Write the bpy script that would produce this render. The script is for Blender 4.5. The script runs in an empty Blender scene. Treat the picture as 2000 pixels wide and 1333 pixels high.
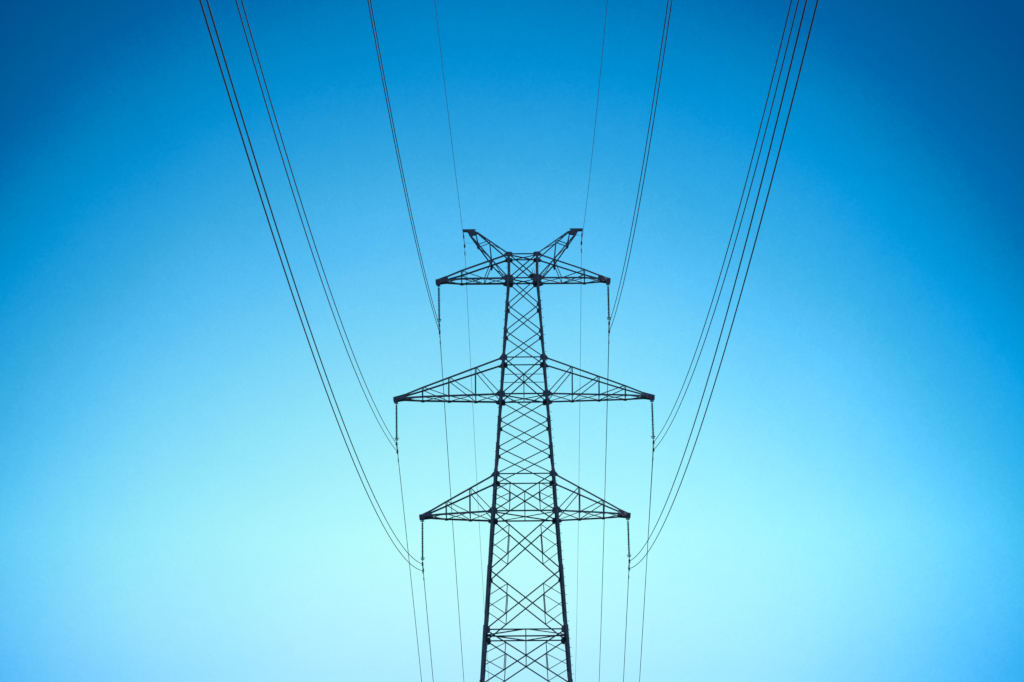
import bpy, math, random
from mathutils import Vector, Matrix
random.seed(7)
scn = bpy.context.scene
col = scn.collection
EYE = 1.7                                  # heights below are measured from the eye; the ground lies 1.7 m under it

def P(x, y, z):
    return Vector((x, y, z + EYE))

# ------------------------------------------------------------------ materials
def new_mat(name):
    m = bpy.data.materials.new(name); m.use_nodes = True
    nt = m.node_tree
    return m, nt, nt.nodes['Principled BSDF']

def steel_mat(name, c1, c2, metallic, r1, r2, scale=3.0, bump=0.0):
    m, nt, b = new_mat(name)
    tc = nt.nodes.new('ShaderNodeTexCoord')
    n = nt.nodes.new('ShaderNodeTexNoise'); n.inputs['Scale'].default_value = scale
    n.inputs['Detail'].default_value = 6; n.inputs['Roughness'].default_value = .62
    nt.links.new(tc.outputs['Object'], n.inputs['Vector'])
    cr = nt.nodes.new('ShaderNodeValToRGB')
    cr.color_ramp.elements[0].position = .35; cr.color_ramp.elements[0].color = (*c1, 1)
    cr.color_ramp.elements[1].position = .68; cr.color_ramp.elements[1].color = (*c2, 1)
    nt.links.new(n.outputs['Fac'], cr.inputs['Fac'])
    nt.links.new(cr.outputs['Color'], b.inputs['Base Color'])
    mr = nt.nodes.new('ShaderNodeMapRange')
    mr.inputs['To Min'].default_value = r1; mr.inputs['To Max'].default_value = r2
    nt.links.new(n.outputs['Fac'], mr.inputs['Value'])
    nt.links.new(mr.outputs['Result'], b.inputs['Roughness'])
    b.inputs['Metallic'].default_value = metallic
    return m

M = {}
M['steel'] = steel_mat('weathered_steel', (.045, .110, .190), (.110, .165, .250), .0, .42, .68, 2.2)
M['brace'] = steel_mat('weathered_brace', (.014, .075, .105), (.048, .105, .140), .0, .5, .75, 2.6)
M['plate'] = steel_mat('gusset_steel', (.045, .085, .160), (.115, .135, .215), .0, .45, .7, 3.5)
M['bolt'] = steel_mat('galvanised_bolt', (.30, .27, .27), (.55, .48, .46), .2, .35, .5, 5)
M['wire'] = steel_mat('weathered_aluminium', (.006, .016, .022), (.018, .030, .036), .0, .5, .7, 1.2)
M['rubber'] = steel_mat('insulator_rubber', (.008, .016, .040), (.020, .032, .064), .0, .4, .6, 6)
M['fitting'] = steel_mat('line_fitting', (.012, .020, .034), (.040, .048, .060), .1, .4, .6, 6)
M['nest'] = steel_mat('dry_twigs', (.035, .018, .012), (.13, .075, .045), .0, .8, .95, 12)
M['yellow_spot'] = steel_mat('plain_yellow', (.62, .50, .10), (.72, .60, .16), .0, .4, .5, 8)
M['concrete'] = steel_mat('footing_concrete', (.24, .23, .21), (.38, .36, .33), .0, .8, .95, 1.4)
M['ground'] = steel_mat('meadow', (.022, .040, .012), (.060, .078, .026), .0, .9, 1.0, .05)

# ------------------------------------------------------------------ mesh builder
class MB:
    def __init__(s): s.v = []; s.f = []
    def prism(s, A, B):
        n = len(A); k = len(s.v)
        s.v += [tuple(q) for q in A] + [tuple(q) for q in B]
        s.f += [tuple(range(k + n - 1, k - 1, -1)), tuple(range(k + n, k + 2 * n))]
        s.f += [(k + i, k + (i + 1) % n, k + n + (i + 1) % n, k + n + i) for i in range(n)]
    def angle(s, a, b, n, w=.06, t=.009, off=0.0, flip=1):
        """L-section steel angle from a to b; one flange lies in the face with normal n, the other points inwards"""
        d = (b - a).normalized(); n = (n - d * n.dot(d)).normalized(); m = d.cross(n) * flip
        prof = [(-w/2, 0), (w/2, 0), (w/2, -t), (-w/2 + t, -t), (-w/2 + t, -w), (-w/2, -w)]
        q = [m * x + n * (y + off) for x, y in prof]
        s.prism([a + o for o in q], [b + o for o in q])
    def plate(s, pts, n, t=.014, off=0.0):
        n = n.normalized()
        s.prism([p + n * off for p in pts], [p + n * (off + t) for p in pts])
    def box(s, c, dx, dy, dz):
        A = [c + Vector((x, y, -dz)) for x, y in ((-dx, -dy), (dx, -dy), (dx, dy), (-dx, dy))]
        B = [p + Vector((0, 0, 2 * dz)) for p in A]
        s.prism(A, B)
    def tube(s, pts, r, k=6, cap=True):
        rad = r if isinstance(r, (list, tuple)) else [r] * len(pts)
        base = len(s.v); up = Vector((0, 0, 1)); prev = None
        for i, p in enumerate(pts):
            d = (pts[min(i + 1, len(pts) - 1)] - pts[max(i - 1, 0)]).normalized()
            if prev is None:
                a = d.cross(up)
                if a.length < .05: a = d.cross(Vector((1, 0, 0)))
            else: a = prev - d * prev.dot(d)
            a.normalize(); prev = a; b = d.cross(a)
            for j in range(k):
                an = 2 * math.pi * j / k
                s.v.append(tuple(p + (a * math.cos(an) + b * math.sin(an)) * rad[i]))
        for i in range(len(pts) - 1):
            for j in range(k):
                q = base + i * k; s.f.append((q + j, q + (j + 1) % k, q + k + (j + 1) % k, q + k + j))
        if cap:
            s.f.append(tuple(range(base + k - 1, base - 1, -1)))
            q = base + (len(pts) - 1) * k; s.f.append(tuple(range(q, q + k)))
    def ring(s, c, R, r, n=20, k=6, axis=Vector((0, 0, 1))):
        a = axis.cross(Vector((1, 0, 0))); a = a if a.length > .1 else axis.cross(Vector((0, 1, 0)))
        a.normalize(); b = axis.cross(a).normalized(); base = len(s.v)
        for i in range(n):
            t = 2 * math.pi * i / n; d = a * math.cos(t) + b * math.sin(t)
            for j in range(k):
                u = 2 * math.pi * j / k
                s.v.append(tuple(c + d * (R + r * math.cos(u)) + axis * (r * math.sin(u))))
        for i in range(n):
            for j in range(k):
                s.f.append((base + i*k + j, base + i*k + (j+1) % k, base + ((i+1) % n)*k + (j+1) % k, base + ((i+1) % n)*k + j))
    def build(s, name, mat, parent=None, origin=None, smooth=False):
        me = bpy.data.meshes.new(name)
        o0 = origin if origin is not None else Vector((0, 0, 0))
        pw = Vector((0, 0, 0))
        me.from_pydata([tuple(Vector(q) - o0) for q in s.v], [], s.f); me.update()
        import bmesh
        bm = bmesh.new(); bm.from_mesh(me); bmesh.ops.recalc_face_normals(bm, faces=bm.faces); bm.to_mesh(me); bm.free()
        me.materials.append(mat)
        if smooth:
            for p in me.polygons: p.use_smooth = True
        o = bpy.data.objects.new(name, me); col.objects.link(o)
        if parent is not None:
            o.parent = parent
            o.location = o0 - world_of(parent)
        else: o.location = o0
        return o

def world_of(o):
    w = Vector(o.location)
    while o.parent: o = o.parent; w += Vector(o.location)
    return w

def empty(name, loc):
    o = bpy.data.objects.new(name, None); col.objects.link(o); o.location = loc; o.empty_display_size = .5
    return o

def tag(o, label=None, cat=None, group=None, kind=None):
    if label: o['label'] = label
    if cat: o['category'] = cat
    if group: o['group'] = group
    if kind: o['kind'] = kind
    return o

# ------------------------------------------------------------------ ground
g = MB()
N = 24; S = 3000.0
for i in range(N + 1):
    for j in range(N + 1):
        g.v.append((-S + 2*S*i/N, -S + 2*S*j/N, 0.0))
for i in range(N):
    for j in range(N):
        k = i * (N + 1) + j; g.f.append((k, k + N + 1, k + N + 2, k + 1))
tag(g.build('ground', M['ground']), kind='structure')

# ------------------------------------------------------------------ tower
def hw(z):                                  # half width of the tapering square body at height z
    return .744 + .0707 * (57.53 - z) if z < 57.53 else .744 - .004 * (z - 57.53)

tower = empty('lattice_tower', (0, 0, 0))
tag(tower, 'tall dark steel lattice pylon with three pairs of crossarms and a forked top', 'pylon')

FACES = {'front': (Vector((1, 0, 0)), Vector((0, -1, 0))), 'back': (Vector((1, 0, 0)), Vector((0, 1, 0))),
         'left': (Vector((0, 1, 0)), Vector((-1, 0, 0))), 'right': (Vector((0, 1, 0)), Vector((1, 0, 0)))}
def fp(face, u, z):                         # point on a face: u from -1 (one leg) to 1 (the other)
    t, n = FACES[face]; w = hw(z)
    v = t * (u * w) + n * w
    return P(v.x, v.y, z)

LV = [58.809, 57.530, 56.112, 54.680, 53.265, 51.306, 49.913, 48.473, 47.057, 45.097, 42.010, 38.879, 36.03,
      32.9, 29.5, 25.8, 21.7, 17.2, 12.2, 6.6, -1.35]
def legsize(z): return .112 if z > 53 else (.122 if z > 46 else (.142 if z > 40 else .162))

legs = {}
for sx in (-1, 1):
    for sy in (-1, 1):
        mb = MB()
        for i in range(len(LV) - 1):
            za, zb = LV[i], LV[i+1]
            lap = .008 if i < 2 else .024   # each lower length laps outside the one above it
            s = legsize(za); t = .016
            ends = []
            for z, o in ((za + (.22 if i else .05), lap), (zb, .0)):
                w = hw(z) + o + .55*s + (.012 if z < 48 else 0)
                c = P(sx * w, sy * w, z)
                prof = [(0, 0), (-sx*s, 0), (-sx*s, -sy*t), (-sx*t, -sy*t), (-sx*t, -sy*s), (0, -sy*s)]
                ends.append([c + Vector((a, b, 0)) for a, b in prof])
            mb.prism(*ends)
        o = mb.build('leg', M['steel'], tower, origin=P(sx*hw(-1.35), sy*hw(-1.35), -1.35))
        legs[(sx, sy)] = o
        f = MB(); c = Vector((sx * hw(-1.5), sy * hw(-1.5), .0))
        f.prism([c + Vector((a*.6, b*.6, -.3)) for a, b in ((-1,-1),(1,-1),(1,1),(-1,1))],
                [c + Vector((a*.42, b*.42, .42)) for a, b in ((-1,-1),(1,-1),(1,1),(-1,1))])
        f.build('footing', M['concrete'], tower)

# climbing bolts on two diagonally opposite legs
for (sx, sy), ph in (((1, -1), 0.0), ((-1, 1), .2)):
    low = MB(); z = 58.6 - ph; side = 0
    while z > 1.5:
        w = hw(z) + .02 + .55*legsize(z); s = legsize(z)
        if side == 0: a = P(sx*w, sy*(w - .05), z); b = a + Vector((sx*.062, 0, 0))
        else: a = P(sx*(w - .05), sy*w, z); b = a + Vector((0, sy*.17, 0))
        d = (b - a).normalized()
        if z > 35.6:
            m = MB(); m.tube([a, b, b + d*.001, b + d*.02], [.012, .012, .024, .024], 6)
            m.build('step_bolt', M['bolt'], legs[(sx, sy)], origin=a)
        else: low.tube([a, b, b + d*.001, b + d*.02], [.012, .012, .024, .024], 6)
        z -= .23 if side == 0 else .23; side ^= 1
    if low.v:
        tag(low.build('step_bolt', M['bolt'], legs[(sx, sy)]), kind='stuff')

def lerp(a, b, t): return a + (b - a) * t

for i in range(len(LV) - 1):
    za, zb = LV[i], LV[i+1]; wa, wb = hw(za), hw(zb)
    zc = za - (za - zb) * wa / (wa + wb)
    for face, (t, n) in FACES.items():
        big = zb < 45
        s = .060 if i == 0 else (.052 if i < 4 else (.062 if i in (4, 8) else (.052 if i < 8 else .066)))
        mb = MB()
        mb.angle(fp(face, -1, za), fp(face, 1, zb), n, s, off=-.003)
        mb.angle(fp(face, 1, za), fp(face, -1, zb), n, s, off=-.0171, flip=-1)
        brace = mb.build('cross_brace', M['brace'], tower, origin=fp(face, 0, zc))
        if i == 4:                           # body box of the middle crossarms
            m = MB(); m.angle(fp(face, -1, zc), fp(face, 1, zc), n, .034, .007, off=.0063); m.build('mid_rail', M['brace'], brace)
            m = MB(); m.angle(fp(face, 0, zc), fp(face, 0, zb), n, .042, .007, off=.0153); m.build('centre_post', M['brace'], brace)
        if i == 8:
            m = MB(); m.angle(fp(face, 0, zc), fp(face, 0, zb), n, .044, .007, off=.0153); m.build('centre_post', M['brace'], brace)
        if i == 11:
            m = MB(); m.angle(fp(face, 0, za), fp(face, 0, zc), n, .046, .007, off=.0153); m.build('centre_post', M['brace'], brace)
        if i >= 8:                           # secondary struts between the legs and the diagonals
            for u in (-1, 1):
                m = MB(); C = fp(face, 0, zc)
                p1 = lerp(fp(face, u, za), C, .5); q1 = lerp(C, fp(face, u, zb), .5)
                zm = (za + zb) / 2 + .05; h = .045 * (za - zb)
                m.angle(p1, fp(face, u, zm + h), n, .036, .006, off=-.0261)
                m.angle(q1, fp(face, u, zm - h), n, .036, .006, off=-.0341)
                m.angle(p1, q1, n, .042, .006, off=-.0407)
                m.build('secondary_strut', M['brace'], brace)

RAILS = {58.809: .066, 57.53: .072, 53.265: .062, 51.306: .078, 47.057: .064, 45.097: .078, 38.879: .070}
for z, s in RAILS.items():
    for face, (t, n) in FACES.items():
        m = MB(); m.angle(fp(face, -1, z), fp(face, 1, z), n, s, .009, off=.0113)
        m.build('horizontal_rail', M['brace'], tower, origin=fp(face, 0, z))
up = Vector((0, 0, 1))
for z in (58.809, 57.53, 51.306, 45.097):    # plan bracing: corner to corner
    w = hw(z) - .03; m = MB()
    m.angle(P(-w, -w, z), P(w, w, z), up, .055, .008, off=-.02)
    m.angle(P(w, -w, z), P(-w, w, z), up, .038, .008, off=-.031, flip=-1)
    m.build('plan_bracing', M['brace'], tower)
z = 38.879; w = hw(z) - .03; m = MB()          # diamond shaped plan bracing
m.angle(P(-w, 0, z), P(w, 0, z), up, .066, .008, off=-.02)
m.angle(P(0, -w, z), P(0, w, z), up, .05, .008, off=-.034)
for a, b in (((-w, 0), (-.07, -w)), ((w, 0), (.07, -w)), ((-w, 0), (-.07, w)), ((w, 0), (.07, w))):
    m.angle(P(*a, z), P(*b, z), up, .055, .008, off=.036 + .003*random.random())
m.build('plan_bracing', M['brace'], tower)

# gusset plates: outline in (outwards, up) about the joint
ARM_TOP = [(.27, -.14), (.25, -.07), (.08, .14), (-.12, .15), (-.20, .06), (-.20, -.16), (.10, -.16)]
ARM_BOT = [(.30, .01), (.13, .16), (-.17, .16), (-.23, .0), (-.19, -.18), (.08, -.17), (.29, -.07)]
HUB = [(.31, -.08), (.30, .04), (.17, .17), (-.12, .17), (-.23, .09), (-.24, -.07), (-.15, -.20), (.10, -.16)]
CROWN = [(.29, -.10), (.22, .01), (.08, .12), (-.16, .10), (-.22, .01), (-.19, -.12), (.04, -.14)]
SMALL = [(-.03, .10), (-.11, .08), (-.145, .02), (-.145, -.06), (-.11, -.12), (-.03, -.13)]
ROUND = [(.06, .19), (-.15, .19), (-.24, .08), (-.25, -.08), (-.17, -.20), (.04, -.22)]
for z in LV[:-1]:
    sh = {58.809: CROWN, 57.53: HUB, 53.265: ARM_TOP, 51.306: ARM_BOT, 47.057: ARM_TOP, 45.097: ARM_BOT, 38.879: ROUND}.get(z, SMALL)
    for face, (t, n) in FACES.items():
        arm_face = face in ('front', 'back')
        q = sh if (arm_face or sh in (SMALL, ROUND)) else SMALL
        for u in (-1, 1):
            c = fp(face, u, z); m = MB()
            m.plate([c + t * (u * a) + Vector((0, 0, b)) for a, b in q], n, .0131, off=.0203 if arm_face else .0187)
            m.build('gusset_plate', M['plate'], tower, origin=c)

# ------------------------------------------------------------------ crossarms
def crossarm(sx, zb, zt, xt, ztip, posts, y1b, y1t, yeb, yet, yellow_spot=None):
    """y1b, y1t: half spread of the bottom and top chords at the outermost post; yeb, yet: the same where they meet the tip plates"""
    wb, wt = hw(zb), hw(zt); xe = xt - .25; x1 = posts[0]
    def spread(x, w, ya, ye):
        if x <= x1: return lerp(w, ya, (x - w) / (x1 - w))
        if x <= xe: return lerp(ya, ye, (x - x1) / (xe - x1))
        return lerp(ye, .13, min(1, (x - xe) / .25))
    def bot(x, sy): return P(sx*x, sy*spread(x, wb, y1b, yeb), zb - .012*(x - wb)/(xe - wb))
    def top(x, sy): return P(sx*x, sy*spread(x, wt, y1t, yet), lerp(zt, ztip, (x - wt)/(xe - wt)))
    m = MB()
    for sy in (-1, 1):
        n = Vector((0, sy, 0))
        m.angle(top(wt, sy), top(x1, sy), n, .080, .010, off=.0013); m.angle(top(x1, sy), top(xe, sy), n, .080, .010, off=.0013)
        m.angle(bot(wb, sy), bot(x1, sy), n, .088, .010, off=.0037); m.angle(bot(x1, sy), bot(xe, sy), n, .088, .010, off=.0037)
    arm = m.build('crossarm', M['steel'], tower, origin=P(sx*wb, 0, zb))
    st = [p for p in posts]
    for sy in (-1, 1):
        n = Vector((0, sy, 0))
        if len(st) == 1:                     # the short top arm: one post and two slanting webs under the fork
            xs = 2.02; xm = 1.63
            m = MB(); m.angle(top(st[0], sy), bot(st[0], sy), n, .058, .007, off=-.011); m.build('web_post', M['brace'], arm)
            m = MB(); m.angle(top(st[0], sy), bot(xs, sy), n, .040, .007, off=-.017); m.build('web_diagonal', M['brace'], arm)
            m = MB(); m.angle(top(xm, sy), bot(xs, sy), n, .040, .007, off=-.0231); m.build('web_diagonal', M['brace'], arm)
            m = MB(); c = top(xm, sy)
            m.plate([c + Vector((sx*a, 0, b)) for a, b in ((.09, .02), (.03, .06), (-.06, .04), (-.07, -.08), (-.01, -.26), (.05, -.26))], n, .012, off=.017)
            m.build('gusset_plate', M['plate'], arm)
        else:
            for i, x in enumerate(st):
                m = MB(); m.angle(top(x, sy), bot(x, sy), n, .054, .007, off=-.011); m.build('web_post', M['brace'], arm)
                xn = st[i+1] if i + 1 < len(st) else wb
                m = MB(); m.angle(top(x - .06, sy), bot(xn, sy), n, .042, .007, off=-.017); m.build('web_diagonal', M['brace'], arm)
    stations = [wb] + ([2.02] if len(st) == 1 else []) + sorted(st) + [xe - .05]
    lace = MB()
    for i in range(len(stations) - 1):
        a, b = stations[i], stations[i+1]
        lace.angle(bot(a, -1), bot(b, 1), -up, .040, .007, off=.009 + .001*i)
        lace.angle(bot(a, 1), bot(b, -1), -up, .036, .007, off=.021 + .001*i, flip=-1)
        if 0 < i: lace.angle(bot(a, -1), bot(a, 1), -up, .034, .006, off=.033)
    lace.build('bottom_lacing', M['brace'], arm)
    for x in sorted(st) if len(st) > 1 else st:
        m = MB(); m.angle(top(x - .06, -1), top(x - .06, 1), up, .034, .006, off=.003); m.build('top_strut', M['brace'], arm)
    # small bolted lugs under the chord at each post
    for x in st:
        for sy in (-1, 1):
            m = MB(); c = bot(x, sy); m.plate([c + Vector((sx*a, 0, b)) for a, b in ((-.12, .03), (.10, .03), (.08, -.07), (-.02, -.075), (-.12, -.05))], Vector((0, sy, 0)), .01, off=.015)
            m.build('joint_plate', M['plate'], arm)
    m = MB()
    sl = (zt - ztip) / (xe - wt); zo = ztip - sl*.25
    for sy in (-1, 1):
        def q(a, b):
            x = xt + a; y = lerp(spread(x, wb, y1b, yeb), spread(x, wt, y1t, yet), min(1, max(0, (b - zb)/.25)))
            return P(sx*x, sy*y, b)
        outer = [q(.17, zo + .05), q(0, zo + .10), q(0, zb - .19), q(.10, zb - .19), q(.15, zb - .12), q(.155, zb - .01), q(.12, zb + .03), q(.17, zb + .05)]
        inner = [q(-.004, zo + .10), q(-.25, ztip + .06), q(-.42, ztip + sl*.17 + .05), q(-.50, ztip + .02), q(-.52, zb - .04), q(-.28, zb - .075), q(-.10, zb - .13), q(-.06, zb - .19), q(-.004, zb - .19)]
        m.plate(outer, Vector((0, sy, 0)), .014, off=.004)
        m.plate(inner, Vector((0, sy, 0)), .014, off=.004)
    m.prism([P(sx*(xt + .12), -.13, zb - .03), P(sx*(xt + .12), .13, zb - .03), P(sx*(xt - .30), spread(xt - .30, wb, y1b, yeb), zb - .03), P(sx*(xt - .30), -spread(xt - .30, wb, y1b, yeb), zb - .03)],
            [P(sx*(xt + .12), -.13, zb - .042), P(sx*(xt + .12), .13, zb - .042), P(sx*(xt - .30), spread(xt - .30, wb, y1b, yeb), zb - .042), P(sx*(xt - .30), -spread(xt - .30, wb, y1b, yeb), zb - .042)])
    for dx, dz in ((.13, .0), (.0, -.12)):
        m.box(P(sx*(xt + dx), 0, (zb + ztip)/2 + dz), .012, .128, .03)
    m.build('tip_plate', M['plate'], arm)
    if yellow_spot:  # small plain yellow plate on the bottom chord
        m = MB(); c = bot(yellow_spot, -1 if zb > 50 else 1)
        m.plate([c + Vector((a, 0, b)) for a, b in ((-.04, -.025), (.05, -.025), (.05, .03), (-.04, .03))], Vector((0, -1, 0)), .01, off=.06)
        m.build('yellow_plate', M['yellow_spot'], arm)
    return arm

for sx in (-1, 1):
    crossarm(sx, 57.530, 58.809, 4.415, 57.63, [3.209], .70, .66, .33, .36)
    crossarm(sx, 51.306, 53.265, 6.64, 51.41, [5.270, 3.905, 2.515], .63, .51, .30, .17, yellow_spot=1.78 if sx < 0 else None)
    crossarm(sx, 45.097, 47.057, 5.315, 45.24, [4.070, 2.840], .875, .69, .42, .28, yellow_spot=2.70 if sx < 0 else None)

# ------------------------------------------------------------------ forked top that carries the two earth wires
for sx in (-1, 1):
    def Q(x, y, z): return P(sx*x, y, z)
    zt = 58.809; w = hw(zt)
    ym = .72
    up1 = lambda t, sy: lerp(Q(w, sy*w, zt), Q(2.36, sy*.10, 60.10), t)
    lo1 = lambda t, sy: lerp(Q(1.63, sy*ym, 58.52), Q(2.80, sy*.10, 60.04), t)
    m = MB()
    for sy in (-1, 1):
        n = Vector((0, sy, 0))
        m.angle(up1(0, sy), up1(1, sy), n, .062, .009, off=.0257)
        m.angle(lo1(0, sy), lo1(1, sy), n, .066, .009, off=.0283)
        m.angle(Q(1.63, sy*ym, 58.52), Q(hw(57.53), sy*hw(57.53), 57.53), n, .062, .009, off=.0313)
    fork = m.build('earth_wire_peak', M['steel'], tower, origin=Q(w, 0, zt))
    tN, tU = .585, .612
    for sy in (-1, 1):
        n = Vector((0, sy, 0)); N1 = lo1(tN, sy); U1 = up1(tU, sy)
        for a, b, s in ((N1, up1(tU + .02, sy), .042), (U1, lo1(0, sy), .048), (N1, Q(2.46, sy*.10, 60.06), .046)):
            m = MB(); m.angle(a, b, n, s, .007, off=.011 + .004*random.random()); m.build('web_post', M['brace'], fork)
        m = MB(); m.plate([N1 + Vector((sx*a, 0, b)) for a, b in ((.10, .05), (.02, .10), (-.07, .02), (-.03, -.12), (.05, -.08))], n, .01, off=.04)
        m.build('joint_plate', M['plate'], fork)
    m = MB()
    m.angle(up1(tU, 1), up1(.22, -1), up, .034, .006, off=.012)
    m.angle(up1(tU, -1), up1(.88, 1), up, .034, .006, off=.018)
    m.angle(up1(tU, -1), up1(tU, 1), up, .034, .006, off=.024)
    m.angle(lo1(tN, -1), lo1(tN, 1), Vector((sx, 0, -.7)), .034, .006, off=.012)
    m.angle(lo1(tN, 1), lo1(0.08, -1), Vector((sx, 0, -.7)), .034, .006, off=.019)
    bl = lambda t, sy: lerp(Q(1.63, sy*ym, 58.52), Q(hw(57.53), sy*hw(57.53), 57.53), t)
    m.angle(bl(.1, -1), bl(.9, 1), Vector((sx, 0, -.7)), .034, .006, off=.02)
    m.angle(bl(.2, 1), bl(.95, -1), Vector((sx, 0, -.7)), .030, .006, off=.027)
    m.build('lacing', M['brace'], fork)
    m = MB()
    pl = [(3.14, 60.265), (2.52, 60.265), (2.49, 60.18), (2.32, 60.12), (2.42, 60.0), (2.74, 59.94), (2.90, 60.165), (3.14, 60.165)]
    for sy in (-1, 1):
        m.plate([Q(x, sy*.075, z) for x, z in pl], Vector((0, sy, 0)), .014, off=.03)
    m.box(Q(2.80, 0, 60.279), .345, .10, .010)
    m.box(Q(3.11, 0, 60.20), .012, .088, .045)
    m.build('peak_plate', M['plate'], fork)

# ------------------------------------------------------------------ bird nest on the top crossarm joint
m = MB()
c = P(.53, -.50, 57.66)
for i in range(260):
    th = random.uniform(0, 2*math.pi); r = math.sqrt(random.random()); h = random.uniform(-1, 1)
    base = c + Vector((math.cos(th)*r*.19, math.sin(th)*r*.19, h*.10*(1.05 - .3*r) + .04*r))
    d = Vector((random.gauss(0, 1), random.gauss(0, 1), random.gauss(0, .35))).normalized() * random.uniform(.08, .19)
    mid = base + Vector((0, 0, random.uniform(-.012, .02)))
    m.tube([base - d*.5, mid, base + d*.5], random.uniform(.004, .009), 4)
for i in range(5):
    b = c + Vector((random.uniform(-.12, .1), random.uniform(-.1, .1), .06))
    m.tube([b, b + Vector((random.uniform(-.05, .05), 0, .22)), b + Vector((random.uniform(-.09, .03), 0, random.uniform(.3, .42)))], [.006, .005, .003], 4)
tag(m.build('bird_nest', M['nest'], origin=c - Vector((0, 0, .12))), 'small brown twig nest lodged at the right end of the top crossarm joint', 'nest')

# ------------------------------------------------------------------ wires
# X, height at the tower, slope and curvature towards the camera, slope and curvature away from it, drift per metre
WIRES = {
'LL0':(-5.30322,42.61080,0.15082,0.25888,0.11224,0.04576,0.00085,0.00199),
'LL1':(-5.27375,42.26313,0.15362,0.26229,0.11206,0.04655,0.00125,0.00200),
'LR0':(5.37540,42.67858,0.14921,0.27679,0.11597,0.07658,0.00028,0.00210),
'LR1':(5.35278,42.28403,0.15208,0.29862,0.11495,0.06884,0.00124,0.00209),
'ML0':(-6.62224,48.91144,0.14295,0.26584,0.09297,-0.12612,-0.00016,0.00221),
'ML1':(-6.58084,48.50197,0.14831,0.27921,0.09289,-0.13377,0.00036,0.00221),
'MR0':(6.69782,48.89612,0.15173,0.32809,0.13354,0.27262,0.00116,0.00239),
'MR1':(6.68923,48.49259,0.15475,0.32792,0.11957,0.03797,0.00092,0.00212),
'TL0':(-4.38451,55.18250,0.14754,0.24438,0.12526,0.20659,0.00032,0.00218),
'TL1':(-4.36397,54.79703,0.14933,0.24816,0.12319,0.18545,0.00033,0.00222),
'TR0':(4.46652,55.21470,0.16000,0.30942,0.15751,0.58234,0.00034,0.00302),
'TR1':(4.45990,54.75986,0.16546,0.33338,0.15267,0.49012,0.00031,0.00274),
'SL0':(-3.03959,59.38712,0.11621,0.05894,0.12307,0.40696,0.00035,0.00204),
'SR0':(3.06656,59.49573,0.14829,0.21049,0.13940,0.65709,0.00050,0.00330)}
def wpt(key, s):                            # s < 0 towards the camera, s > 0 beyond the tower
    X, z0, an, bn, af, bf, yn, yf = WIRES[key]
    if s < 0:
        u = -s; return P(X + yn*u, s, z0 - an*u + bn*u*u*1e-3)
    return P(X + yf*s, s, z0 - af*s + bf*s*s*1e-3)

def damper(parent, key, s):
    p = wpt(key, s); d = (wpt(key, s + .2) - p).normalized(); dn = Vector((0, 0, -1))
    m = MB()
    m.tube([p + Vector((0, 0, .03)), p + dn*.075], [.022, .016], 6)
    q = p + dn*.075
    m.tube([q - d*.20, q + d*.20], .006, 5)
    for sgn in (-1, 1):
        e = q + d*(.17*sgn)
        m.tube([e - d*.065*sgn, e - d*.02*sgn, e + d*.06*sgn], [.026, .034, .028], 8)
    m.build('vibration_damper', M['fitting'], parent, origin=p)

side = {'L': 'left', 'R': 'right'}
lev = {'L': 'lowest', 'M': 'long middle', 'T': 'top'}
tiers = {'L': 'lowest', 'M': 'middle', 'T': 'top'}
for key in WIRES:
    earth = key[0] == 'S'
    r = .0088 if earth else .0160
    ss = [-300 + 3.0*i for i in range(97)] + [-9, -7.5, -6, -4.5, -3, -2, -1, 0, 1, 2, 3, 4.5, 6, 9] + [12 + 3.0*i for i in range(97)]
    ss = sorted(set(ss))
    m = MB(); m.tube([wpt(key, s) for s in ss], r, 6)
    root = empty('earth_wire' if earth else 'conductor_wire', wpt(key, 0))
    if earth:
        tag(root, 'thin earth wire running over the %s prong of the forked tower top' % side[key[1]], 'cable', 'earth wires at the tower top')
    else:
        tag(root, '%s dark cable of the twin pair hung from the %s %s crossarm' % ('upper' if key[2] == '0' else 'lower', side[key[1]], lev[key[0]]),
            'cable', 'power line conductors')
    m.build('strand', M['wire'], root, smooth=True)
    if not earth:
        damper(root, key, 1.35); damper(root, key, -1.35)
    else:
        damper(root, key, .9); damper(root, key, -.9)

# ------------------------------------------------------------------ insulator strings
def clamp(parent, key):
    p = wpt(key, 0); m = MB()
    pts = [wpt(key, s) for s in (-.20, -.12, -.04, .04, .12, .20)]
    m.tube(pts, [.026, .036, .046, .046, .036, .026], 8)
    m.plate([p + Vector((a, 0, b)) for a, b in ((-.036, -.05), (.036, -.05), (.05, .01), (.028, .12), (-.028, .12), (-.05, .01))], Vector((0, 1, 0)), .05, off=-.025)
    m.build('suspension_clamp', M['fitting'], parent, origin=p)

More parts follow.
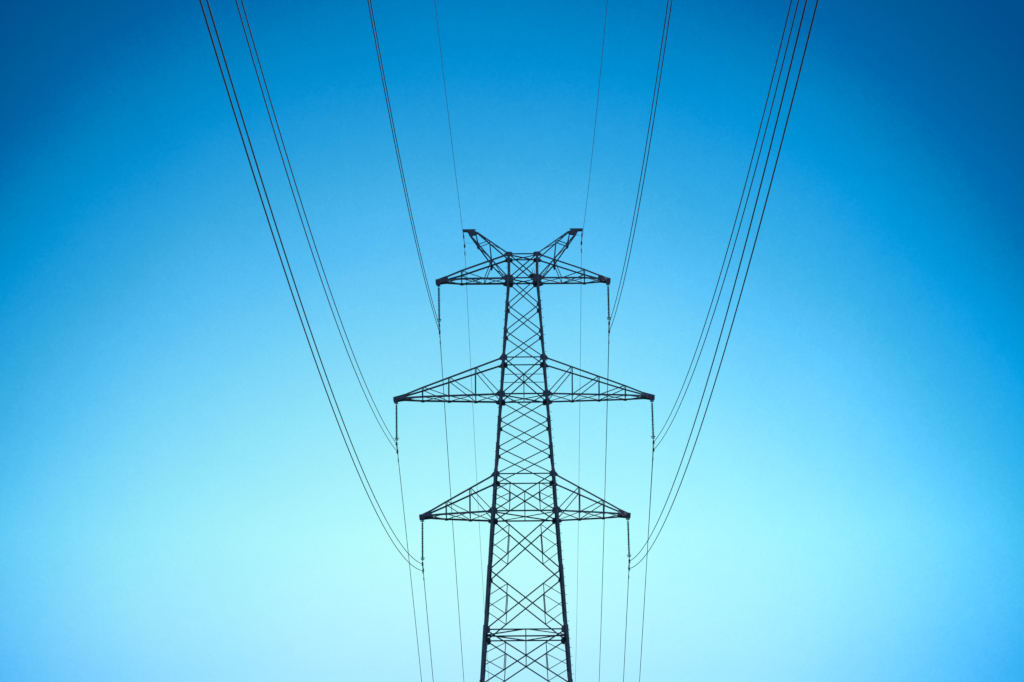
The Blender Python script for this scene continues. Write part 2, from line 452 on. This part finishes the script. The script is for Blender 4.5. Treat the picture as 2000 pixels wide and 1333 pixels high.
HANG = {'ML': (-6.631, 51.306), 'MR': (6.646, 51.306), 'TL': (-4.402, 57.53), 'TR': (4.432, 57.53), 'LL': (-5.306, 45.097), 'LR': (5.324, 45.097)}
for k, (x, zb) in HANG.items():
    top = P(x, 0, zb - .15); end = wpt(k + '0', 0)
    root = empty('insulator_string', top)
    tag(root, 'ribbed insulator rod hanging from the tip of the %s %s crossarm' % (side[k[1]], lev[k[0]]), 'insulator', 'insulators at the crossarm tips')
    ax = (end - top); L = ax.length; ax.normalize()
    m = MB(); m.tube([top + up*.05, top + ax*.16], .015, 6)
    m.ring(top + ax*.10, .10, .009, axis=ax); m.tube([top + ax*.10 - Vector((.10, 0, 0)), top + ax*.10 + Vector((.10, 0, 0))], .008, 5)
    m.tube([top + ax*.10 - Vector((0, .10, 0)), top + ax*.10 + Vector((0, .10, 0))], .008, 5)
    m.build('hanger_link', M['fitting'], root)
    a, b = .18, L - .30
    pts = [top + ax*.14, top + ax*.18]; rad = [.020, .022]
    n = int((b - a) / .066)
    for i in range(n):
        d = a + (b - a) * (i + .3) / n; R = .082 if i % 2 == 0 else .064
        pts += [top + ax*d, top + ax*(d + .006), top + ax*(d + .016), top + ax*(d + .018)]
        rad += [.033, .042, R, .033]
    pts += [top + ax*b, top + ax*(b + .05)]; rad += [.024, .020]
    m = MB(); m.tube(pts, rad, 12); m.build('insulator_rod', M['rubber'], root, smooth=False)
    m = MB(); c = top + ax*(b - .015)
    m.ring(c, .105, .014, 24, axis=ax); m.ring(c + ax*.085, .085, .011, 24, axis=ax)
    for i in range(4):
        t = math.pi/4 + i*math.pi/2; dv = Vector((math.cos(t), math.sin(t), 0))
        m.tube([c + dv*.105, c + dv*.09 + ax*.085, c + ax*.13], .008, 5)
    m.build('grading_ring', M['fitting'], root)
    m = MB(); m.tube([top + ax*(b + .03), end + up*.08], .017, 6); m.build('socket_link', M['fitting'], root)
    e2 = wpt(k + '1', 0); m = MB()
    for dx in (-.035, .035):
        m.tube([end + Vector((dx, 0, -.02)), e2 + Vector((dx*.8, 0, .09))], .008, 5)
    m.build('yoke_link', M['fitting'], root)
    clamp(root, k + '0'); clamp(root, k + '1')

# earth wire hangers
for k, sx in (('S', -1), ('S', 1)):
    key = 'SL0' if sx < 0 else 'SR0'
    e = wpt(key, 0); top = P(sx*3.11, 0, 60.17)
    root = empty('earth_wire_hanger', top)
    tag(root, 'short clamp and link hanging from the %s prong of the forked top' % ('left' if sx < 0 else 'right'), 'hanger', 'earth wire hangers')
    m = MB(); m.tube([top, lerp(top, e, .2), lerp(top, e, .21), lerp(top, e, .44), lerp(top, e, .45), e + up*.05], [.012, .014, .034, .036, .014, .013], 7)
    m.build('link', M['fitting'], root)
    clamp(root, key)
    m = MB()
    if sx < 0:
        a = lerp(top, e, .72); b = P(-2.50, .05, 59.63)
        m.tube([lerp(a, b, t) + Vector((0, 0, -.06*math.sin(math.pi*t))) for t in (0, .2, .4, .6, .8, 1)], .005, 5)
    else:
        a = lerp(top, e, .78); b = P(2.79, 0, 59.98)
        m.tube([lerp(a, b, t) + Vector((.10, 0, .06))*math.sin(math.pi*t) for t in (0, .15, .3, .45, .6, .8, 1)], .006, 5)
    m.build('grounding_lead', M['wire'], root)

# ------------------------------------------------------------------ sky and sun
SUN_EL, SUN_AZ = 34.0, 62.0                  # azimuth measured from the view direction (+Y) towards +X
w = bpy.data.worlds.new('World'); scn.world = w; w.use_nodes = True
nt = w.node_tree; nt.nodes.clear(); L = nt.links.new
out = nt.nodes.new('ShaderNodeOutputWorld'); bg = nt.nodes.new('ShaderNodeBackground'); L(bg.outputs[0], out.inputs[0])
sky = nt.nodes.new('ShaderNodeTexSky'); sky.sky_type = 'NISHITA'; sky.sun_disc = False
sky.sun_elevation = math.radians(SUN_EL); sky.sun_rotation = math.radians(SUN_AZ)
sky.air_density = 1.0; sky.dust_density = 0.3; sky.ozone_density = 2.0
bg.inputs['Strength'].default_value = .10

# central glow and dark corners painted onto the clear sky: (degrees from centre, tint)
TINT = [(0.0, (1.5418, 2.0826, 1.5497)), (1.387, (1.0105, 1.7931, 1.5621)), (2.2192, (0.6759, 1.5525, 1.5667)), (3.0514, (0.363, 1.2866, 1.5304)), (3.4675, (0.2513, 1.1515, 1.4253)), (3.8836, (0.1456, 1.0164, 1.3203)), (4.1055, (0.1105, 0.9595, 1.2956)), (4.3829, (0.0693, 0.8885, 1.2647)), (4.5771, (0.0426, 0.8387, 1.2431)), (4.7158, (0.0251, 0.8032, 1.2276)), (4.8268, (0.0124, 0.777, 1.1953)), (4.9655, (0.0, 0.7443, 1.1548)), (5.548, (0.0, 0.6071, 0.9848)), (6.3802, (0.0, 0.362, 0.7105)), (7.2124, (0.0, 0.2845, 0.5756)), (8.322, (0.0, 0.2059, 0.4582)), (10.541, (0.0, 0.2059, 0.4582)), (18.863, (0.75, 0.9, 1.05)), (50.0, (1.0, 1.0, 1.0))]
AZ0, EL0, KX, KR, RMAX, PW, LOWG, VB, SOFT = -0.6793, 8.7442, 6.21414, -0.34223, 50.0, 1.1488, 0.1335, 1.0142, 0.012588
def mth(op, a, b=None, c=None):
    n = nt.nodes.new('ShaderNodeMath'); n.operation = op
    for i, v in enumerate((a, b, c)):
        if v is None: continue
        if isinstance(v, (int, float)): n.inputs[i].default_value = v
        else: L(v, n.inputs[i])
    return n.outputs[0]
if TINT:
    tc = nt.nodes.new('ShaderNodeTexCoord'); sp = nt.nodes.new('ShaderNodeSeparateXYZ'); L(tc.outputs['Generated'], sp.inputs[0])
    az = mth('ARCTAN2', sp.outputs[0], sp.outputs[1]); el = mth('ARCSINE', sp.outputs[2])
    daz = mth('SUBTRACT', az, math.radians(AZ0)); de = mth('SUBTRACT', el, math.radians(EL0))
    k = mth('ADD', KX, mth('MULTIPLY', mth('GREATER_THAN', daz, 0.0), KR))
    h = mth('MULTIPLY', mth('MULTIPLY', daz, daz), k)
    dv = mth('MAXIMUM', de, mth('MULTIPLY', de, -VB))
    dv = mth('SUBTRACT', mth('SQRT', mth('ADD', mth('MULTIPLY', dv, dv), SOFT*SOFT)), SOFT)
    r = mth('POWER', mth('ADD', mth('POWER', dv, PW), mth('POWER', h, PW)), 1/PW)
    for sc_, am_ in ((30, .008), (420, .003), (1700, .0075)):   # grain and faint mottling painted into the sky as noise
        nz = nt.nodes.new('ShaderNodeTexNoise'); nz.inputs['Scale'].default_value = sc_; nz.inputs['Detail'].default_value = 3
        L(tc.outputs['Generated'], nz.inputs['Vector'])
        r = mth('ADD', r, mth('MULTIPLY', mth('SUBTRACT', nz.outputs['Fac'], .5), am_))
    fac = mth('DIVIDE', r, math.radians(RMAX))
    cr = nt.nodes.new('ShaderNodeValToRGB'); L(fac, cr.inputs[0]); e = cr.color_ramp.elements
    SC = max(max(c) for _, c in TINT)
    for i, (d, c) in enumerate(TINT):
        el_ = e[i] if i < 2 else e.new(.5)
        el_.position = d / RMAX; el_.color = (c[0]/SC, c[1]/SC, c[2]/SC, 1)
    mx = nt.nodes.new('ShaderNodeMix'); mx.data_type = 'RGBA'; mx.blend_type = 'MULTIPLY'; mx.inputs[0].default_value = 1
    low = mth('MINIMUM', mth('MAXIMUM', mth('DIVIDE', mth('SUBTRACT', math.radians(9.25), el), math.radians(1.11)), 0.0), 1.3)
    gm = mth('SUBTRACT', 1.0, mth('MULTIPLY', low, LOWG))     # painted tint turns a little less green towards the horizon
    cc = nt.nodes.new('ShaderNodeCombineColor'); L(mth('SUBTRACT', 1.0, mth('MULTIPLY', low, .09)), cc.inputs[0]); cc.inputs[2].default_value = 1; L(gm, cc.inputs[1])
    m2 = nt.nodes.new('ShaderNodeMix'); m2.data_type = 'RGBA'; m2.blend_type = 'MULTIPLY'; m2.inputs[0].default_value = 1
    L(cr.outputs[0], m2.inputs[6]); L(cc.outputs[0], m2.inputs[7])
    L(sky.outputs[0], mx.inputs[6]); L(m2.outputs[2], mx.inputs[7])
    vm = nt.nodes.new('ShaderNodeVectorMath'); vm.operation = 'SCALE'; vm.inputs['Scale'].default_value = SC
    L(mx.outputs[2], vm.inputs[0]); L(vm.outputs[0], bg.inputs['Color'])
else: L(sky.outputs[0], bg.inputs['Color'])

sd = bpy.data.lights.new('Sun', 'SUN'); sd.energy = 3.2; sd.angle = math.radians(.53); sd.color = (1.0, .90, .80)
so = bpy.data.objects.new('Sun', sd); col.objects.link(so)
e_, a_ = math.radians(SUN_EL), math.radians(SUN_AZ)
tosun = Vector((math.sin(a_)*math.cos(e_), math.cos(a_)*math.cos(e_), math.sin(e_)))
so.rotation_euler = tosun.to_track_quat('Z', 'Y').to_euler(); so.location = (60, 40, 90)

# ------------------------------------------------------------------ camera
pitch, yaw, roll = .198552536, -.00361821109, -.00741113944
fwd = Vector((math.sin(yaw)*math.cos(pitch), math.cos(yaw)*math.cos(pitch), math.sin(pitch)))
rt = Vector((math.cos(yaw), -math.sin(yaw), 0)); u0 = rt.cross(fwd)
r2 = rt*math.cos(roll) + u0*math.sin(roll); u2 = -rt*math.sin(roll) + u0*math.cos(roll)
cd = bpy.data.cameras.new('camera'); cam = bpy.data.objects.new('camera', cd); col.objects.link(cam)
cd.sensor_width = 36; cd.lens = 36 * 10327.234 / 2000; cd.clip_start = .5; cd.clip_end = 9000
cam.matrix_world = Matrix(((r2.x, u2.x, -fwd.x, .3753387), (r2.y, u2.y, -fwd.y, -270.0), (r2.z, u2.z, -fwd.z, EYE), (0, 0, 0, 1)))
scn.camera = cam
scn.view_settings.view_transform = 'Standard'; scn.view_settings.look = 'None'
scn.view_settings.exposure = 0; scn.view_settings.gamma = 1; scn.view_settings.use_curve_mapping = False
